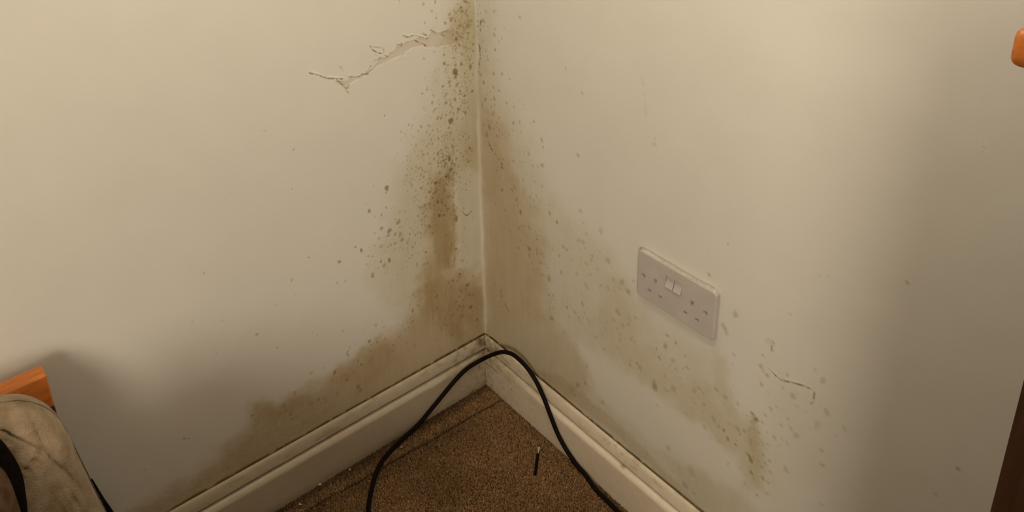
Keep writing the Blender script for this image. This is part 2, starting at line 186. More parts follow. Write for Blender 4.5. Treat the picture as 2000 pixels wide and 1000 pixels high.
BASE = np.array((.70, .672, .60))
ABS = {0: np.array((.42, .62, .98)), 1: np.array((.34, .43, .72)), 9: np.array((.88, 1.02, 1.45))}
KSTAIN = .86
def build_wall(side):
    D = DATA[side]; rs = np.random.RandomState(11 if side == 'L' else 23)
    fine = 360 if side == 'L' else 300
    far = 3600
    u = np.concatenate([np.arange(-2, 230, 1.), np.arange(230, fine, 1.25 if side == 'L' else 1.5), np.arange(fine, 960, 2.5), np.linspace(960, far, 40)])
    z = np.concatenate([np.linspace(-10, 104, 6), np.arange(106, 940, 1.), np.linspace(945, 2400, 40)])
    U, Z = np.meshgrid(u, z, indexing='ij')
    dens = {0: np.zeros(U.shape), 1: np.zeros(U.shape), 9: np.zeros(U.shape)}
    clean = np.zeros(U.shape)
    H = np.zeros(U.shape)           # relief towards the room, mm
    # warp for ragged outlines
    so = 0 if side == 'L' else 500
    wx = (fbm(U / 34, Z / 34, 3 + so) - .5) * 46 + (fbm(U / 9, Z / 9, 7 + so) - .5) * 12
    wy = (fbm(U / 34, Z / 34, 5 + so) - .5) * 46 + (fbm(U / 9, Z / 9, 9 + so) - .5) * 12
    mott = .55 * fbm(U / 20, Z / 30, 31 + so, 5) + .45 * fbm(U / 7, Z / 75, 33 + so, 4)
    for pts, soft, st, kind in D['poly']:
        k = min(1., soft / 22.)
        sd = poly_sd(U + wx * k, Z + wy * k, pts)
        f = 1 - sstep(sd, -soft, soft)
        if kind == 2: clean = np.maximum(clean, f * abs(st))
        else: dens[kind] += st * f * ((.74 + .5 * mott) if kind == 0 else (.55 + .9 * mott))
    for k in (0, 1): dens[k] = np.maximum(dens[k], 0) * (1 - clean)
    def window(x, y, r):
        i0, i1 = np.searchsorted(u, [x - r, x + r]); j0, j1 = np.searchsorted(z, [y - r, y + r]); return slice(max(0, i0 - 1), i1 + 1), slice(max(0, j0 - 1), j1 + 1)
    def spot(x, y, r, s, lump=.35):
        a, b_ = window(x, y, r * 2.4 + 2)
        X = U[a, b_] - x; Y = Z[a, b_] - y
        if X.size == 0: return
        e = rs.uniform(.65, 1.25); th = rs.uniform(-.6, .6)
        X2 = (X * math.cos(th) + Y * math.sin(th)) * 1.1; Y2 = (-X * math.sin(th) + Y * math.cos(th)) * e
        n = vnoise((X + x) / (r * .7 + .6), (Y + y) / (r * .7 + .6), 77) - .5
        d = np.sqrt(X2 ** 2 + Y2 ** 2) / r + n * .9
        f = 1 - sstep(d, .35, 1.35)
        dens[9][a, b_] = np.maximum(dens[9][a, b_], s * f * (.8 + .5 * n))
        H[a, b_] += lump * f * s
    K = 1.08
    for x, y, r, s in D['spot']: spot(x, y, max(r * K, 1.1), s * (1.25 if side == 'L' else .95))
    for pts, wid, n, r0, r1, s0, s1 in D['scatter']:
        L = [math.hypot(pts[i + 1][0] - pts[i][0], pts[i + 1][1] - pts[i][1]) for i in range(len(pts) - 1)]
        for _ in range(int(n * (1.55 if side == 'L' else 1.25))):
            t = rs.uniform(0, sum(L)); i = 0
            while i < len(L) - 1 and t > L[i]: t -= L[i]; i += 1
            q = t / L[i]
            x = pts[i][0] * (1 - q) + pts[i + 1][0] * q + rs.normal(0, wid * 1.1)
            y = pts[i][1] * (1 - q) + pts[i + 1][1] * q + rs.normal(0, wid * 1.1)
            if side == 'R' and 700 > x > 340 and 465 < y < 570 and rs.rand() < .7: continue
            r = r0 * .85 + (r1 * .95 - r0 * .85) * rs.rand() ** 2.2
            if 3 < x < 940: spot(x, y, max(r * K, 1.0), rs.uniform(s0, s1) * (1.3 if side == 'L' else 1.05), .25)
    for pts, r, s, h in D['stroke']:
        xs = [p[0] for p in pts]; ys = [p[1] for p in pts]
        i0, i1 = np.searchsorted(u, [min(xs) - 12, max(xs) + 12]); j0, j1 = np.searchsorted(z, [min(ys) - 12, max(ys) + 12])
        a, b_ = slice(max(i0, 0), i1), slice(max(j0, 0), j1)
        X = U[a, b_]; Y = Z[a, b_]
        wob = (vnoise(X / 5, Y / 5, 91) - .5) * 2.2
        d = line_d(X + wob, Y + wob * .7, pts)
        f = 1 - sstep(d, r * .3, r * 1.5 + .4)
        n = vnoise(X / 3.2, Y / 3.2, 97)
        dens[9][a, b_] = np.maximum(dens[9][a, b_], s * f * (.1 + 1.2 * sstep(n, .25, .7)))
        H[a, b_] += h * f * sstep(n, .1, .6)
        if h < 0:   # the lifted paint lip above the crack
            d2 = line_d(X + wob, Y + wob * .7 - 2.4, pts)
            H[a, b_] += -h * 1.3 * (1 - sstep(d2, .2, 2.2)) * sstep(n, .1, .6)
    alb = np.repeat(BASE[None, None, :], U.shape[0], 0).repeat(U.shape[1], 1).copy()
    if side == 'L':
        # strip of bare plaster where the paint skin has fallen away
        bare = PEEL
        sd = poly_sd(U + (fbm(U / 7, Z / 7, 41) - .5) * 9, Z + (fbm(U / 7, Z / 7, 43) - .5) * 9, bare)
        f = 1 - sstep(sd, -1.6, 1.2)
        H -= .8 * f
        H += .45 * np.exp(-((sd - 1.8) / 1.8) ** 2) * sstep(fbm(U / 12, Z / 12, 47), .35, .6)
        pl = np.array((.56, .465, .375))
        fm = f * (.35 + .35 * fbm(U / 16, Z / 16, 49)); alb = alb * (1 - fm[..., None]) + pl * fm[..., None]
    if side == 'R':
        alb = alb * (1 - clean[..., None] * .4) + np.array((.66, .62, .50)) * clean[..., None] * .4
    # corner filler: a paler, slightly lumpy rounded bead
    wl = vnoise(Z / 40, Z * 0, 61) * 2.2
    H += (.7 + 2.3 * (1 - sstep(Z, 480, 720))) * np.exp(-np.maximum(U, 0) / (2.6 + wl)) * (.8 + .4 * vnoise(Z / 25, Z * 0, 67 + so))
    bead = np.exp(-(np.maximum(U - .5, 0) / (3.0 + wl)) ** 2) * (1 - sstep(Z, 480, 700) * .97)
    for k in (0, 1): dens[k] *= 1 - .42 * bead
    dens[9] *= 1 - .5 * bead * (1 - sstep(Z, 690, 720))
    if side == 'L':   # shallow vertical lumps beside the corner from damp plaster
        H += 1.3 * np.exp(-((U - 62 - 6 * np.sin(Z / 90)) / 9) ** 2) * sstep(Z, 300, 380) * (1 - sstep(Z, 520, 600))
        H += .8 * (fbm(U / 8, Z / 8, 71) - .5) * np.clip(dens[0] * 1.5, 0, 1)
    H += (fbm(U / 90, Z / 90, 81 + so) - .5) * 1.2
    H += (fbm(U / 6, Z / 6, 83 + so) - .5) * .5 * np.clip(dens[0] + dens[1], 0, 1)
    dl = np.exp(-((Z - 121.2) / (1.5 + 1.5 * vnoise(U / 30, U * 0, 93 + so))) ** 2) * sstep(fbm(U / 11, U * 0 + 3.3, 95 + so), .2, .55) * (.55 + .5 * np.exp(-np.maximum(U, 0) / 120.))
    dens[9] = np.maximum(dens[9], 1.9 * dl)
    dens[0] += .25 * np.exp(-(Z - 120) / 14.) * (Z > 110) * (U < 600) * fbm(U / 30, Z / 10, 99 + so)
    e = sum(dens[k][..., None] * ABS[k] for k in (0, 1)) * KSTAIN + dens[9][..., None] * ABS[9] * 1.15
    alb = alb * np.exp(-e) * (1 + (fbm(U / 160, Z / 160, 87 + so, 3) - .5) * .05)[..., None]
    H = np.where(Z < 100, 0, H)
    if side == 'L': P = np.stack([-U / 1000, -H / 1000, Z / 1000], -1)
    else: P = np.stack([-H / 1000, -U / 1000, Z / 1000], -1)[::-1]; alb = alb[::-1]
    o = link('wall_left' if side == 'L' else 'wall_right', grid_mesh('wall', P, alb), M_WALL)
    tag(o, kind='structure'); return o
PEEL = json.loads('''[[300.4, 804.1], [280.2, 797.0], [271.8, 800.1], [251.1, 793.8], [239.5, 796.0], [226.4, 803.5], [214.9, 815.4], [194.7, 817.2], [182.4, 823.3], [174.5, 828.7], [158.2, 830.0], [147.0, 833.6], [133.9, 832.9], [112.1, 826.0], [100.3, 835.5], [78.0, 826.6], [57.1, 827.9], [37.6, 820.7], [29.0, 800.3], [46.8, 801.2], [72.5, 802.3], [90.9, 803.4], [106.5, 808.8], [119.6, 815.4], [139.3, 818.9], [157.2, 814.3], [165.3, 808.8], [186.9, 808.3], [200.8, 807.5], [215.7, 806.1], [226.7, 799.8], [238.8, 792.9], [256.4, 791.6], [268.6, 791.5], [275.5, 784.1], [281.7, 782.3], [288.9, 790.2]]''')
build_wall('L'); build_wall('R')

# ------------------------------------------------------------------ skirting boards
T = .0173
PROF = [(.0012, 0.), (.0012, .118), (.0020, .1212), (.0042, .1222), (.0062, .1208), (.0078, .1172), (.0090, .112), (.0098, .106), (.0103, .1), (.0104, .0955),
        (.0100, .0935), (.0072, .0924), (.0070, .0912), (.0100, .0900), (.0128, .0893), (.0146, .0875), (.0160, .0845), (.0170, .0812), (.0173, .078), (.0173, .060), (.0173, .040), (.0173, .02), (.0173, 0.)]
def build_skirting(side):
    pr = []
    for a, c in zip(PROF[:-1], PROF[1:]):
        n = max(1, int(math.hypot(a[0] - c[0], a[1] - c[1]) / .0022)) if c is not PROF[1] else 1
        for k in range(n): pr.append((a[0] + (c[0] - a[0]) * k / n, a[1] + (c[1] - a[1]) * k / n))
    pr.append(PROF[-1]); pr = np.array(pr)
    Lr = 3.5
    s = np.concatenate([np.arange(0, .62, .0016), np.linspace(.62, Lr, 60)])
    Dp = pr[:, 0][None, :] + s[:, None] * 0; Zp = pr[:, 1][None, :] + s[:, None] * 0
    Sm = s[:, None] + Dp * np.clip(1 - s[:, None] / .05, 0, 1)       # mitre at the corner
    so = 0 if side == 'L' else 300
    sm, zm = Sm * 1000, Zp * 1000
    top = sstep(zm, 117, 121)
    n1 = fbm(sm / 14, zm / 5, 201 + so); n2 = fbm(sm / 60, zm / 60, 207 + so)
    Dp = Dp + np.where((Zp < .1215) & (Dp > .002), (fbm(sm / 50, zm / 20, 211 + so) - .5) * .0007, 0)
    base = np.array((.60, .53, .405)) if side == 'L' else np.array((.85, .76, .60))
    face = (zm < 79)
    groove = np.exp(-((zm - 92.6) / (2.3 if side == 'L' else 1.6)) ** 2) * (Dp < .0125)
    edge = np.exp(-((Dp * 1000 - 1.8) / 1.5) ** 2) * (zm > 110)
    d = groove * (1.3 + .5 * n1) + edge * (1.7 + .8 * n1)
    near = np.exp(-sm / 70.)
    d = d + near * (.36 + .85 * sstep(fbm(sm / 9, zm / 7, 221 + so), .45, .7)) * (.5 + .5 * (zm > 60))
    d = d + .22 * sstep(fbm(sm / 22, zm / 8, 231 + so), .55, .75) * (zm > 92)
    d = d + .7 * sstep(vnoise(sm / 2.6, zm / 2.6, 241 + so), .955, .995) * (.2 + .8 * np.exp(-sm / 160))
    if side == 'L':
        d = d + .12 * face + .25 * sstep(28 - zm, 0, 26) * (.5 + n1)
    else:
        d = d + .05 * face + .5 * np.exp(-((sm - 110) / 60) ** 2) * np.exp(-((zm - 86) / 7) ** 2) * .6
        d = d + .9 * np.exp(-((sm - 395) / 5) ** 2) * np.exp(-((zm - 91) / 2.5) ** 2)
        d = d + .7 * sstep(vnoise(sm / 5, zm / 3, 251), .6, .8) * np.exp(-((sm - 375) / 28) ** 2) * np.exp(-((zm - 112) / 7) ** 2)
    d = d + .1 * (n2 - .5)
    d = d - .16 * np.exp(-((zm - 84) / 4.5) ** 2) * (Dp > .0125) * sstep(sm, 95, 150)  # bevel painted lighter as a highlight, fading out near the corner
    for a0, b0, r0 in ([(76, 38, 1.6), (39, 19, 1.4), (101, 52, 1.5), (75, 34, 1.2)] if side == 'R' else [(60, 3, 3), (35, 62, 2), (54, 8, 2), (22, 112, 5), (12, 108, 5)]):
        d = d + 1.1 * np.exp(-(((sm - a0) / r0) ** 2 + ((zm - b0) / (r0 * 1.6)) ** 2) ** 1.5) * (.5 + n1)
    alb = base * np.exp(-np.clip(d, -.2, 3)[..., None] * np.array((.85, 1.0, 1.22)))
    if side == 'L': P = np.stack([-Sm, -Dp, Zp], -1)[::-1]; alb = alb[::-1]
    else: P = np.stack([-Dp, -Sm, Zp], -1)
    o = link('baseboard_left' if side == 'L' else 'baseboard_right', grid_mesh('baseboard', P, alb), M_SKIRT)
    tag(o, kind='structure')
build_skirting('L'); build_skirting('R')

# ------------------------------------------------------------------ floor and carpet
def groove_y(x):      # the pressed line in the carpet that runs beside the left skirting
    return -.0705 + (-x - .0312) * .036 + .0012 * np.sin(x * 40)
def floor_mesh():
    x = np.concatenate([np.linspace(-3.6, -.8, 18), np.arange(-.79, .0, .004), [0.0]]); y = np.concatenate([np.linspace(-3.6, -.8, 18), np.arange(-.79, 0., .004), [0.0]])
    X, Y = np.meshgrid(x, y, indexing='ij')
    Zz = (fbm(X * 60, Y * 60, 301) - .5) * .0012 - .0006
    o = link('floor', grid_mesh('floor', np.stack([X, Y, Zz], -1)), M_FLOOR); tag(o, kind='structure')
floor_mesh()
bm = bmesh.new(); box(bm, -3.6, .05, -3.6, .05, 2.40, 2.46); tag(from_bm('ceiling', bm, M_CEIL, None, False), kind='structure')
def tufts():
    rs = np.random.RandomState(5); sp = .0027
    gx, gy = np.meshgrid(np.arange(-.80, -.0165, sp), np.arange(-.66, -.0165, sp), indexing='ij')
    gx = gx.ravel() + rs.uniform(-.0011, .0011, gx.size); gy = gy.ravel() + rs.uniform(-.0011, .0011, gy.size)
    k = (-gx / .70 - gy / .56 < 1.) & (gx < -.0172) & (gy < -.0172)
    gx, gy = gx[k], gy[k]; n = len(gx)
    lab = rs.rand(n)
    h = .0060 + .0018 * (rs.rand(n) - .5) + .002 * (fbm(gx * 55, gy * 55, 311) - .5)
    dl = np.abs(gy - groove_y(gx))
    g = np.exp(-(dl / .0029) ** 4); g = g * (.8 + .3 * fbm(gx * 40, gy * 10, 315))
    h = h * (1 - .75 * g)
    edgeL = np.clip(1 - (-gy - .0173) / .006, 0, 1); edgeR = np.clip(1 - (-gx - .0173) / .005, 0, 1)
    h *= 1 - .35 * np.maximum(edgeL, edgeR)
    sides = 5; tw = rs.uniform(0, 6.28, n); lean = rs.normal(0, .0011, (n, 2))
    r = .0019 * (1 + .25 * (rs.rand(n) - .5))
    V = []; 
    for lv, (hz, rr) in enumerate([(0, .85), (.55, 1.0), (.9, .7)]):
        for s_ in range(sides):
            a = tw + s_ * 2 * math.pi / sides + lv * .5
            q = hz ** 1.2
            V.append(np.stack([gx + np.cos(a) * r * rr + lean[:, 0] * q, gy + np.sin(a) * r * rr + lean[:, 1] * q, h * hz], -1))
    V.append(np.stack([gx + lean[:, 0] * 1.2, gy + lean[:, 1] * 1.2, h * 1.05], -1))
    V = np.stack(V, 1)                                       # n,16,3
    V[:, :, 0] = np.minimum(V[:, :, 0], -.0175); V[:, :, 1] = np.minimum(V[:, :, 1], -.0175)
    F = []
    for lv in range(2):
        for s_ in range(sides):
            a, b_ = lv * sides + s_, lv * sides + (s_ + 1) % sides
            F.append((a, b_, b_ + sides)); F.append((a, b_ + sides, a + sides))
    for s_ in range(sides): F.append((2 * sides + s_, 2 * sides + (s_ + 1) % sides, 3 * sides))
    F = np.array(F); nv = 3 * sides + 1
    Q = (np.arange(n)[:, None, None] * nv + F[None]).reshape(-1, 3)
    me = bpy.data.meshes.new('carpet_pile'); me.vertices.add(n * nv); me.vertices.foreach_set('co', V.reshape(-1).astype(np.float32))
    me.loops.add(Q.size); me.loops.foreach_set('vertex_index', Q.reshape(-1).astype(np.int32))
    me.polygons.add(len(Q)); me.polygons.foreach_set('loop_start', (np.arange(len(Q)) * 3).astype(np.int32))
    me.update(calc_edges=True); me.shade_smooth()
    c = np.array((.30, .182, .088))[None] * (0.74 + .46 * rs.rand(n))[:, None]
    c = np.where((lab > .93)[:, None], c * 1.5, c); c = np.where((lab < .10)[:, None], c * .6, c)
    big = fbm(gx * 12, gy * 12, 321)
    dirt_and_dark = .75 * np.clip(1 - (-gy - .0173 - .010 * big) / .019, 0, 1) + 1.25 * g + .30 * (big - .5) * 2 + .25 * np.exp(-((gy - groove_y(gx) + .012) / .014) ** 2) * (gx < -.1) + .4 * edgeR  # dirt by the left skirting; pressed line and right edge set darker
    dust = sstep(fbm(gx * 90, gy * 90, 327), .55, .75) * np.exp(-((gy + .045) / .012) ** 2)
    c = c * np.exp(-dirt_and_dark)[:, None] * (1 + .25 * dust)[:, None]
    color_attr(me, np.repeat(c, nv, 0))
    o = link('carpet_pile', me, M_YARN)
    tag(o, 'brown beige flecked carpet pile filling the floor corner between the skirting boards', 'carpet', kind='stuff')
tufts()

# ------------------------------------------------------------------ tubes, boxes
def catmull(pts, n=10):
    P = [Vector(p) for p in pts]; out = []
    P = [P[0] * 2 - P[1]] + P + [P[-1] * 2 - P[-2]]
    for i in range(1, len(P) - 2):
        for k in range(n):
            t = k / n; a, b_, c, d = P[i - 1], P[i], P[i + 1], P[i + 2]
            out.append(.5 * ((2 * b_) + (c - a) * t + (2 * a - 5 * b_ + 4 * c - d) * t * t + (3 * b_ - a - 3 * c + d) * t ** 3))
    out.append(P[-2]); return out
def tube(bm, path, rad, seg=14, caps=True):
    rings = []; up = Vector((.3, .2, 1)).normalized()
    for i, p in enumerate(path):
        t = (path[min(i + 1, len(path) - 1)] - path[max(i - 1, 0)]).normalized()
        a = up - t * up.dot(t); a.normalize(); up = a; c = t.cross(a)
        r = rad(i / (len(path) - 1)) if callable(rad) else rad
        rings.append([bm.verts.new(p + (a * math.cos(k * 2 * math.pi / seg) + c * math.sin(k * 2 * math.pi / seg)) * r) for k in range(seg)])
    for a, b_ in zip(rings[:-1], rings[1:]):
        for k in range(seg): bm.faces.new((a[k], a[(k + 1) % seg], b_[(k + 1) % seg], b_[k]))
    if caps: bm.faces.new(rings[0][::-1]); bm.faces.new(rings[-1])
# ------------------------------------------------------------------ cable
R_ = .0043; fz = .0128
pts = [(-.62, -.62, fz), (-.55, -.47, fz), (-.470, -.300, fz), (-.425, -.20, fz), (-.3907, -.131, fz), (-.3548, -.089, fz), (-.3184, -.0581, fz), (-.2813, -.0428, fz), (-.2441, -.0330, .0128),
       (-.1981, -.025, .0166), (-.1577, -.024, .0389), (-.0889, -.025, .079), (-.0455, -.033, .0945), (-.0275, -.0723, .1325), (-.0235, -.100, .1495), (-.0225, -.1277, .1546), (-.0225, -.1651, .1451), (-.0228, -.1984, .1158),
       (-.0235, -.2439, .0482), (-.0236, -.2856, .0175), (-.0266, -.3219, .0128), (-.0345, -.3556, fz), (-.0378, -.4145, fz), (-.046, -.52, fz), (-.09, -.66, fz), (-.16, -.80, fz)]
bm = bmesh.new(); tube(bm, catmull(pts, 10), R_, 16)
cable = from_bm('power_cable', bm, M_CABLE)
tag(cable, 'long black cable arching up over the skirting in the corner and down onto the carpet', 'cable')

# ------------------------------------------------------------------ stub on the carpet
stub = empty('cable_stub', (-.078, -.242, .006))
tag(stub, 'short black cable stub with a pale tip lying alone on the carpet', 'cable offcut')
a, b_ = Vector((-.0978, -.2583, .0098)), Vector((-.0615, -.2275, .0100)); dirv = (b_ - a).normalized()
bm = bmesh.new(); tube(bm, [a + (b_ - a) * (k / 8) + Vector((0, 0, .0004 * math.sin(k))) for k in range(9)], .0028, 12)
from_bm('sleeve', bm, M_CABLE, stub)
bm = bmesh.new(); tube(bm, [b_, b_ + dirv * .004, b_ + dirv * .0042, b_ + dirv * .009, b_ + dirv * .0092, b_ + dirv * .0165, b_ + dirv * .019], lambda t: [.0014, .0014, .0012, .0012, .0024, .0027, .0012][min(6, int(t * 6 + .5))], 10)
tag(from_bm('tip', bm, M_TIP, stub), 'pale bare tip')

# ------------------------------------------------------------------ plaster crumbs along the left skirting
rs = random.Random(3)
def crumb(x, y, s, z=.0095):
    bm = bmesh.new(); bmesh.ops.create_icosphere(bm, subdivisions=2, radius=s)
    sc = (rs.uniform(.7, 1.4), rs.uniform(.6, 1.1), rs.uniform(.4, .7))
    for v in bm.verts:
        v.co = Vector((v.co.x * sc[0], v.co.y * sc[1], v.co.z * sc[2])) * (1 + rs.uniform(-.22, .22))
    o = from_bm('plaster_crumb', bm, M_SEAL, None, False); o.location = (x, y, z); o.rotation_euler = (rs.uniform(-.4, .4), rs.uniform(-.4, .4), rs.uniform(0, 3)); return o
crumbs = [[-0.3689, -0.0282, 0.0022, "small pale plaster crumb between the largest crumb and the black cable"], [-0.4314, -0.0222, 0.0029, "largest pale plaster crumb at the foot of the left skirting"], [-0.4826, -0.0376, 0.0023, "pale plaster crumb by the left skirting, the one farthest from the corner"], [-0.2596, -0.0461, 0.0024, "pale plaster crumb lying right beside the black cable on the carpet"]]
for x, y, s, lab in crumbs:
    tag(crumb(x, y, s), lab, 'crumb', 'pale crumbs on the carpet beside the left skirting')

# ------------------------------------------------------------------ double socket on the right wall
SY, SZ = -(.4071 + .073), .5580 - .043       # centre
def sock(bm):                                  # local a (along the wall, away from the corner), h (height), d (out of the wall) -> world
    for v in bm.verts: v.co = Vector((-v.co.z, SY - v.co.x, SZ + v.co.y))
socket = empty('double_socket', (0, SY, SZ))
tag(socket, 'off-white double wall socket with two rocker switches on the stained right wall', 'socket')
def rounded_plate(bm, hw, hh, d0, d1, r, bev):
    n = 8; out = []
    for cx, cy, a0 in ((hw - r, hh - r, 0), (-hw + r, hh - r, 90), (-hw + r, -hh + r, 180), (hw - r, -hh + r, 270)):
        for k in range(n + 1):
            a = math.radians(a0 + 90 * k / n); out.append((cx + r * math.cos(a), cy + r * math.sin(a)))
    levels = [(d0, 0.)] + [(d1 - bev + bev * math.sin(math.radians(t)), bev * (1 - math.cos(math.radians(t)))) for t in (0, 22, 45, 67, 90)]
    rings = []
    for d, ins in levels:
        rings.append([bm.verts.new((x * (1 - ins / hw), y * (1 - ins / hh), d)) for x, y in out])
    for p, q in zip(rings[:-1], rings[1:]):
        m_ = len(p)
        for k in range(m_): bm.faces.new((p[k], p[(k + 1) % m_], q[(k + 1) % m_], q[k]))
    bm.faces.new(rings[0][::-1]); bm.faces.new(rings[-1])
bm = bmesh.new(); rounded_plate(bm, .073, .043, 0.0008, .0098, .0058, .0022); sock(bm)
plate = from_bm('face_plate', bm, M_PLAST, socket, False)
cut = bmesh.new()
OX = -.0024
for sx in (-1, 1):
    cx = OX + sx * .0346
    # earth slot above, live and neutral below, screw recess at the outer end
    box(cut, cx - .0024, cx + .0024, -.0028, .0064, .0028, .02)
    for k in (-1, 1): box(cut, cx + k * .0108 - .0034, cx + k * .0108 + .0034, -.0234, -.0190, .0028, .02)
box(cut, OX - .0152, OX + .0152, .0060, .0244, .0050, .02)      # rocker well
sock(cut)
def carve(target, cb):
    co = from_bm('cutter', cb, None, None, False)
    md = target.modifiers.new('b', 'BOOLEAN'); md.object = co; md.operation = 'DIFFERENCE'; md.solver = 'EXACT'
    bpy.context.view_layer.update(); dg = bpy.context.evaluated_depsgraph_get(); nm = bpy.data.meshes.new_from_object(target.evaluated_get(dg))
    target.modifiers.clear(); target.data = nm; bpy.data.objects.remove(co)
carve(plate, cut)
for sx in (-1, 1):
    cut = bmesh.new(); lo = []; hi = []
    for k in range(20):
        a = 2 * math.pi * (k + .37) / 20; x_, y_ = OX + sx * .0588 + .0039 * math.cos(a), -.0005 + .0039 * math.sin(a)
        lo.append(cut.verts.new((x_, y_, .0031))); hi.append(cut.verts.new((x_, y_, .0203)))
    for k in range(20): cut.faces.new((lo[k], lo[(k + 1) % 20], hi[(k + 1) % 20], hi[k]))
    cut.faces.new(lo[::-1]); cut.faces.new(hi); sock(cut); carve(plate, cut)
for sx in (-1, 1):
    bm = bmesh.new(); r = bmesh.ops.create_cone(bm, cap_ends=True, segments=24, radius1=.0034, radius2=.0028, depth=.0016)
    for v in r['verts']: v.co += Vector((OX + sx * .0588, -.0005, .0042))
    box(bm, OX + sx * .0588 - .0026, OX + sx * .0588 + .0026, -.0009, -.0001, .0045, .0054)
    sock(bm); tag(from_bm('screw', bm, M_SCREW, socket, False), 'dull metal screw')
    # rocker: one end proud of the plate
    bm = bmesh.new(); x0, x1 = (OX + sx * .0076 - .0069, OX + sx * .0076 + .0069)
    ys = [.0065, .0094, .0122, .0150, .0180, .0210, .0240]; hs = [.0132, .0120, .0110, .0102, .0098, .0098, .0100]
    lo = []; hi = []
    for y_, h_ in zip(ys, hs):
        lo.append([bm.verts.new((x, y_, .0052)) for x in (x0, x1)]); hi.append([bm.verts.new((x, y_, h_ - (.0006 if x in (x0, x1) else 0))) for x in (x0, x0 + .0008, x1 - .0008, x1)])
    for i in range(len(ys) - 1):
        for k in range(3): bm.faces.new((hi[i][k], hi[i][k + 1], hi[i + 1][k + 1], hi[i + 1][k]))
        bm.faces.new((lo[i][0], hi[i][0], hi[i + 1][0], lo[i + 1][0])); bm.faces.new((lo[i][1], lo[i + 1][1], hi[i + 1][3], hi[i][3]))
        bm.faces.new((lo[i][0], lo[i + 1][0], lo[i + 1][1], lo[i][1]))
    bm.faces.new((lo[0][0], lo[0][1], hi[0][3], hi[0][2], hi[0][1], hi[0][0])); bm.faces.new((lo[-1][0], hi[-1][0], hi[-1][1], hi[-1][2], hi[-1][3], lo[-1][1]))
    sock(bm); from_bm('rocker_switch', bm, M_PLAST, socket, False)
# lumpy bead of old paint along the top edge and round the far corner
bm = bmesh.new(); path = []
for k in range(130):
    a = -.0695 + .1405 * k / 129; path.append(Vector((a, .0428 - max(0, a - .0655) * .8, .0050)))
tube(bm, path, .0016, 16)
va = np.array([v.co[:] for v in bm.verts]); na = fbm(va[:, 0] * 240, va[:, 2] * 900 + va[:, 1] * 300, 17, 4); nb = fbm(va[:, 0] * 90, va[:, 0] * 0, 23, 3)
for v, q, q2 in zip(bm.verts, na, nb):
    v.co.z = .0050 + (v.co.z - .0050) * (2.2 + 1.4 * (q2 - .3)) + (q - .5) * .0016; v.co.y += (q - .5) * .0022 + (q2 - .5) * .0012
sock(bm); tag(from_bm('paint_bead', bm, M_SEAL, socket), 'chipped pale paint bead along the top edge')

# ------------------------------------------------------------------ bed end at the left: pine headboard
bed = empty('pine_bed', (-1.3, -.095, 0))
tag(bed, 'orange pine bed head against the left wall beside the cream pillow', 'bed')
bm = bmesh.new(); box(bm, -1.74, -.8345, -.075, -.048, .489, .5465, .004, 3); from_bm('top_rail', bm, M_PINE, bed)
bm = bmesh.new(); box(bm, -1.74, -.846, -.070, -.052, .25, .4885, .002, 2); from_bm('panel', bm, M_PINE, bed)
for x in (-.860, -1.74):
    bm = bmesh.new(); box(bm, x, x + .0255, -.0735, -.0495, 0.002, .4885, .003, 2); from_bm('post', bm, M_DARK, bed)  # dark wood colour stands in for the shade on the posts
bm = bmesh.new(); box(bm, -1.72, -.862, -2.05, -.205, .12, .36, .03, 4); from_bm('mattress', bm, M_MATT, bed)
bm = bmesh.new(); box(bm, -1.73, -.855, -2.06, -.0745, .04, .1195, .004, 2); from_bm('base_frame', bm, M_DARK, bed)

bm = bmesh.new(); box(bm, -1.70, -.876, -2.02, -.43, .362, .635, .06, 6)  # unseen soft block added on the mattress to shade the left wall
bmesh.ops.subdivide_edges(bm, edges=bm.edges[:], cuts=3, use_grid_fill=True)
for v in bm.verts:
    if v.co.z > .5: v.co.z += .012 * math.sin(v.co.x * 17 + v.co.y * 5) * math.sin(v.co.y * 11)
tag(from_bm('shade_caster', bm, M_MATT), 'added unseen duvet spread over the mattress below the pillow', 'shade_caster')
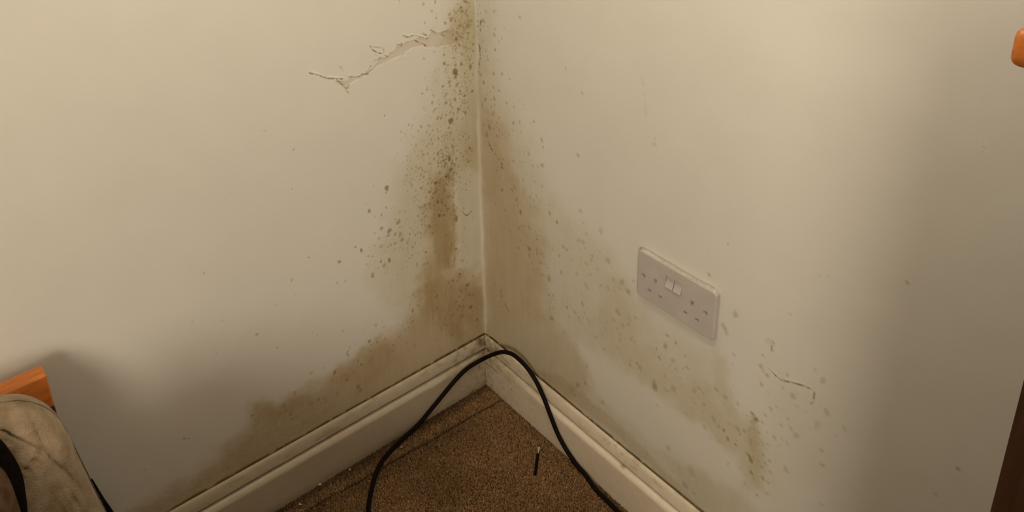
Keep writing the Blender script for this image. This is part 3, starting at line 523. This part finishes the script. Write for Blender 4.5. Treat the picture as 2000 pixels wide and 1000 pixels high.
# cream fleece pillow standing against the head rail
XZ = [(.29, -.806), (.3266, -.8126), (.3435, -.8152), (.383, -.8206), (.411, -.8237), (.4436, -.8285), (.488, -.8318), (.4986, -.8345), (.516, -.8378), (.533, -.8443), (.547, -.8524), (.5616, -.8643), (.573, -.8789), (.5817, -.8987), (.585, -.92)]
def pillow():
    bmx = bmesh.new(); rows = []; nx, nt = 170, 150
    for i in range(nt):
        th = 2 * math.pi * i / nt; c_, s_ = math.cos(th), math.sin(th); row = []
        for j in range(nx + 1):
            s = (j / nx) ** .55                                  # finer towards the visible end
            z = .437 + .148 * math.copysign(abs(s_) ** .62, s_)
            xr = float(np.interp(z, [q[0] for q in XZ], [q[1] for q in XZ]))
            x = -1.36 + (xr + 1.36) * s
            e = s if s > .5 else 1 - s
            e = max(0, (e - .5) * 2); t = min((xr - x) / .035, (x + 1.36) / .05, 1)
            prof = math.sqrt(max(0, 1 - (1 - t) ** 2)) * .97 + .03
            y = -.135 + .052 * prof * math.copysign(abs(c_) ** .8, c_)
            if c_ < 0:
                X_ = np.array([x]); Z_ = np.array([z])
                fr = fbm(X_ * 26 + 3, Z_ * 26, 5, 4)[0] - .5; fr2 = fbm(X_ * 120, Z_ * 120 , 6, 3)[0] - .5
                seam = 0
                for (ax, az, bx_, bz, wd) in ((-.905, .565, -.868, .518, .0022), (-.868, .518, -.845, .452, .0024), (-.895, .505, -.868, .518, .002), (-.893, .385, -.838, .425, .0024), (-.880, .345, -.826, .385, .0024), (-.872, .575, -.868, .52, .002), (-.845, .452, -.838, .425, .002)):
                    ex, ez = bx_ - ax, bz - az; q = max(0, min(1, ((x - ax) * ex + (z - az) * ez) / (ex * ex + ez * ez)))
                    dd = math.hypot(x - ax - q * ex, z - az - q * ez); seam = max(seam, math.exp(-(dd / wd) ** 2) - .45 * math.exp(-((dd - .006) / .004) ** 2))
                ruck = math.sin((z * 520 + x * 120)) * math.exp(-(((x + .862 + (z - .5) * .45) / .012) ** 2)) * (1 if .42 < z < .55 else 0)
                y += (.0055 * seam + .0011 * ruck - .011 * fr - .0034 * fr2) * prof
            row.append(bmx.verts.new((x, y, z)))
        rows.append(row)
    for i in range(nt):
        a, b2 = rows[i], rows[(i + 1) % nt]
        for j in range(nx): bmx.faces.new((a[j], a[j + 1], b2[j + 1], b2[j]))
    for j in (0, nx): bmx.faces.new([r_[j] for r_ in rows])
    o = from_bm('fleece_pillow', bmx, M_FLEECE)
    return o
tag(pillow(), 'cream fleece pillow standing on the bed against the orange pine rail', 'pillow')

# dark clothes lying in front of the pillow
def drape(name, edge, y0, thick, x_far, zlow, mt, fold=.006, seed=1):
    """soft folded cloth: right-hand outline edge [(x,z)...] top to bottom, filled to x_far on the left"""
    pe = catmull([(x, 0, z) for x, z in edge], 8); nz = len(pe); nx = 26
    bmx = bmesh.new(); front = []; back = []
    for i, p in enumerate(pe):
        fr = []; ba = []
        for j in range(nx + 1):
            s = j / nx; x = p.x + (x_far - p.x) * s
            bulge = math.sqrt(max(0, 1 - (1 - min(1, s * 5)) ** 2)); tb = min(1, i / 6.) ** .5 if i < 6 else 1
            h = thick * bulge * tb + fold * math.sin(s * 26 + i * .16 + seed) * bulge * tb
            yy = y0 - .20 * (i / nz) * 0
            fr.append(bmx.verts.new((x, yy - h, p.z))); ba.append(bmx.verts.new((x, yy + .002, p.z)))
        front.append(fr); back.append(ba)
    for i in range(nz - 1):
        for j in range(nx):
            bmx.faces.new((front[i][j], front[i][j + 1], front[i + 1][j + 1], front[i + 1][j])); bmx.faces.new((back[i][j], back[i + 1][j], back[i + 1][j + 1], back[i][j + 1]))
        bmx.faces.new((front[i][0], front[i + 1][0], back[i + 1][0], back[i][0])); bmx.faces.new((front[i][nx], back[i][nx], back[i + 1][nx], front[i + 1][nx]))
    for j in range(nx):
        bmx.faces.new((front[0][j], back[0][j], back[0][j + 1], front[0][j + 1])); bmx.faces.new((front[-1][j], front[-1][j + 1], back[-1][j + 1], back[-1][j]))
    return from_bm(name, bmx, mt)
tag(drape('black_garment', [(x_ + .004, z_ - .043) for x_, z_ in [(-.930, .640), (-.918, .625), (-.910, .600), (-.9045, .570), (-.9035, .545), (-.907, .510), (-.911, .480), (-.914, .44), (-.915, .40), (-.915, .345)]], -.192, .022, -1.18, .3, M_BLACK), 'black garment draped between the cream pillow and a brown cloth', 'clothing')
tag(drape('brown_garment', [(x_ + .004, z_ - .043) for x_, z_ in [(-.935, .625), (-.926, .610), (-.919, .585), (-.917, .55), (-.917, .51), (-.918, .46), (-.920, .40), (-.920, .345)]], -.222, .018, -1.15, .3, M_BROWN, .004, 4), 'brown folded cloth at the lower left edge in front of the black garment', 'clothing')

# black bag wedged between the bed head and the wall
bm = bmesh.new()
ed = [(-.8065, .287), (-.8035, .272), (-.797, .238), (-.789, .204), (-.783, .16), (-.776, .12), (-.772, .05), (-.775, .004)]
pe = catmull([(x, 0, z) for x, z in ed], 6); rows = []
for i, p in enumerate(pe):
    t = i / (len(pe) - 1); hw = (.004 + .09 * t ** .7); xc = p.x - hw; hy = .004 + .022 * min(1, t * 2.2)
    rows.append([bm.verts.new((xc + hw * math.copysign(abs(math.cos(a)) ** .7, math.cos(a)), -.024 + hy * .75 * math.sin(a) + .0015 * math.sin(a * 5 + p.z * 60), p.z)) for a in [2 * math.pi * k / 28 for k in range(28)]])
for a, b_ in zip(rows[:-1], rows[1:]):
    for k in range(28): bm.faces.new((a[k], a[(k + 1) % 28], b_[(k + 1) % 28], b_[k]))
bm.faces.new(rows[0]); bm.faces.new(rows[-1][::-1])
tag(from_bm('black_bag', bm, M_BLACK), 'black cloth bag wedged low between the cream pillow and the left wall', 'bag')

# ------------------------------------------------------------------ cabinet at the right
cab = empty('wooden_cabinet', (-.12, -1.4, 0))
tag(cab, 'dark wooden cabinet with a thick orange pine top against the right wall', 'cabinet')
bm = bmesh.new()
box(bm, -.3515, -.006, -2.0, -.969, 1.150, 1.1755, .006, 4); from_bm('top', bm, M_PINE2, cab)
bm = bmesh.new(); box(bm, -.320, -.0185, -1.96, -1.0085, .0095, 1.1498, .0015, 2); from_bm('body', bm, M_DARK, cab)
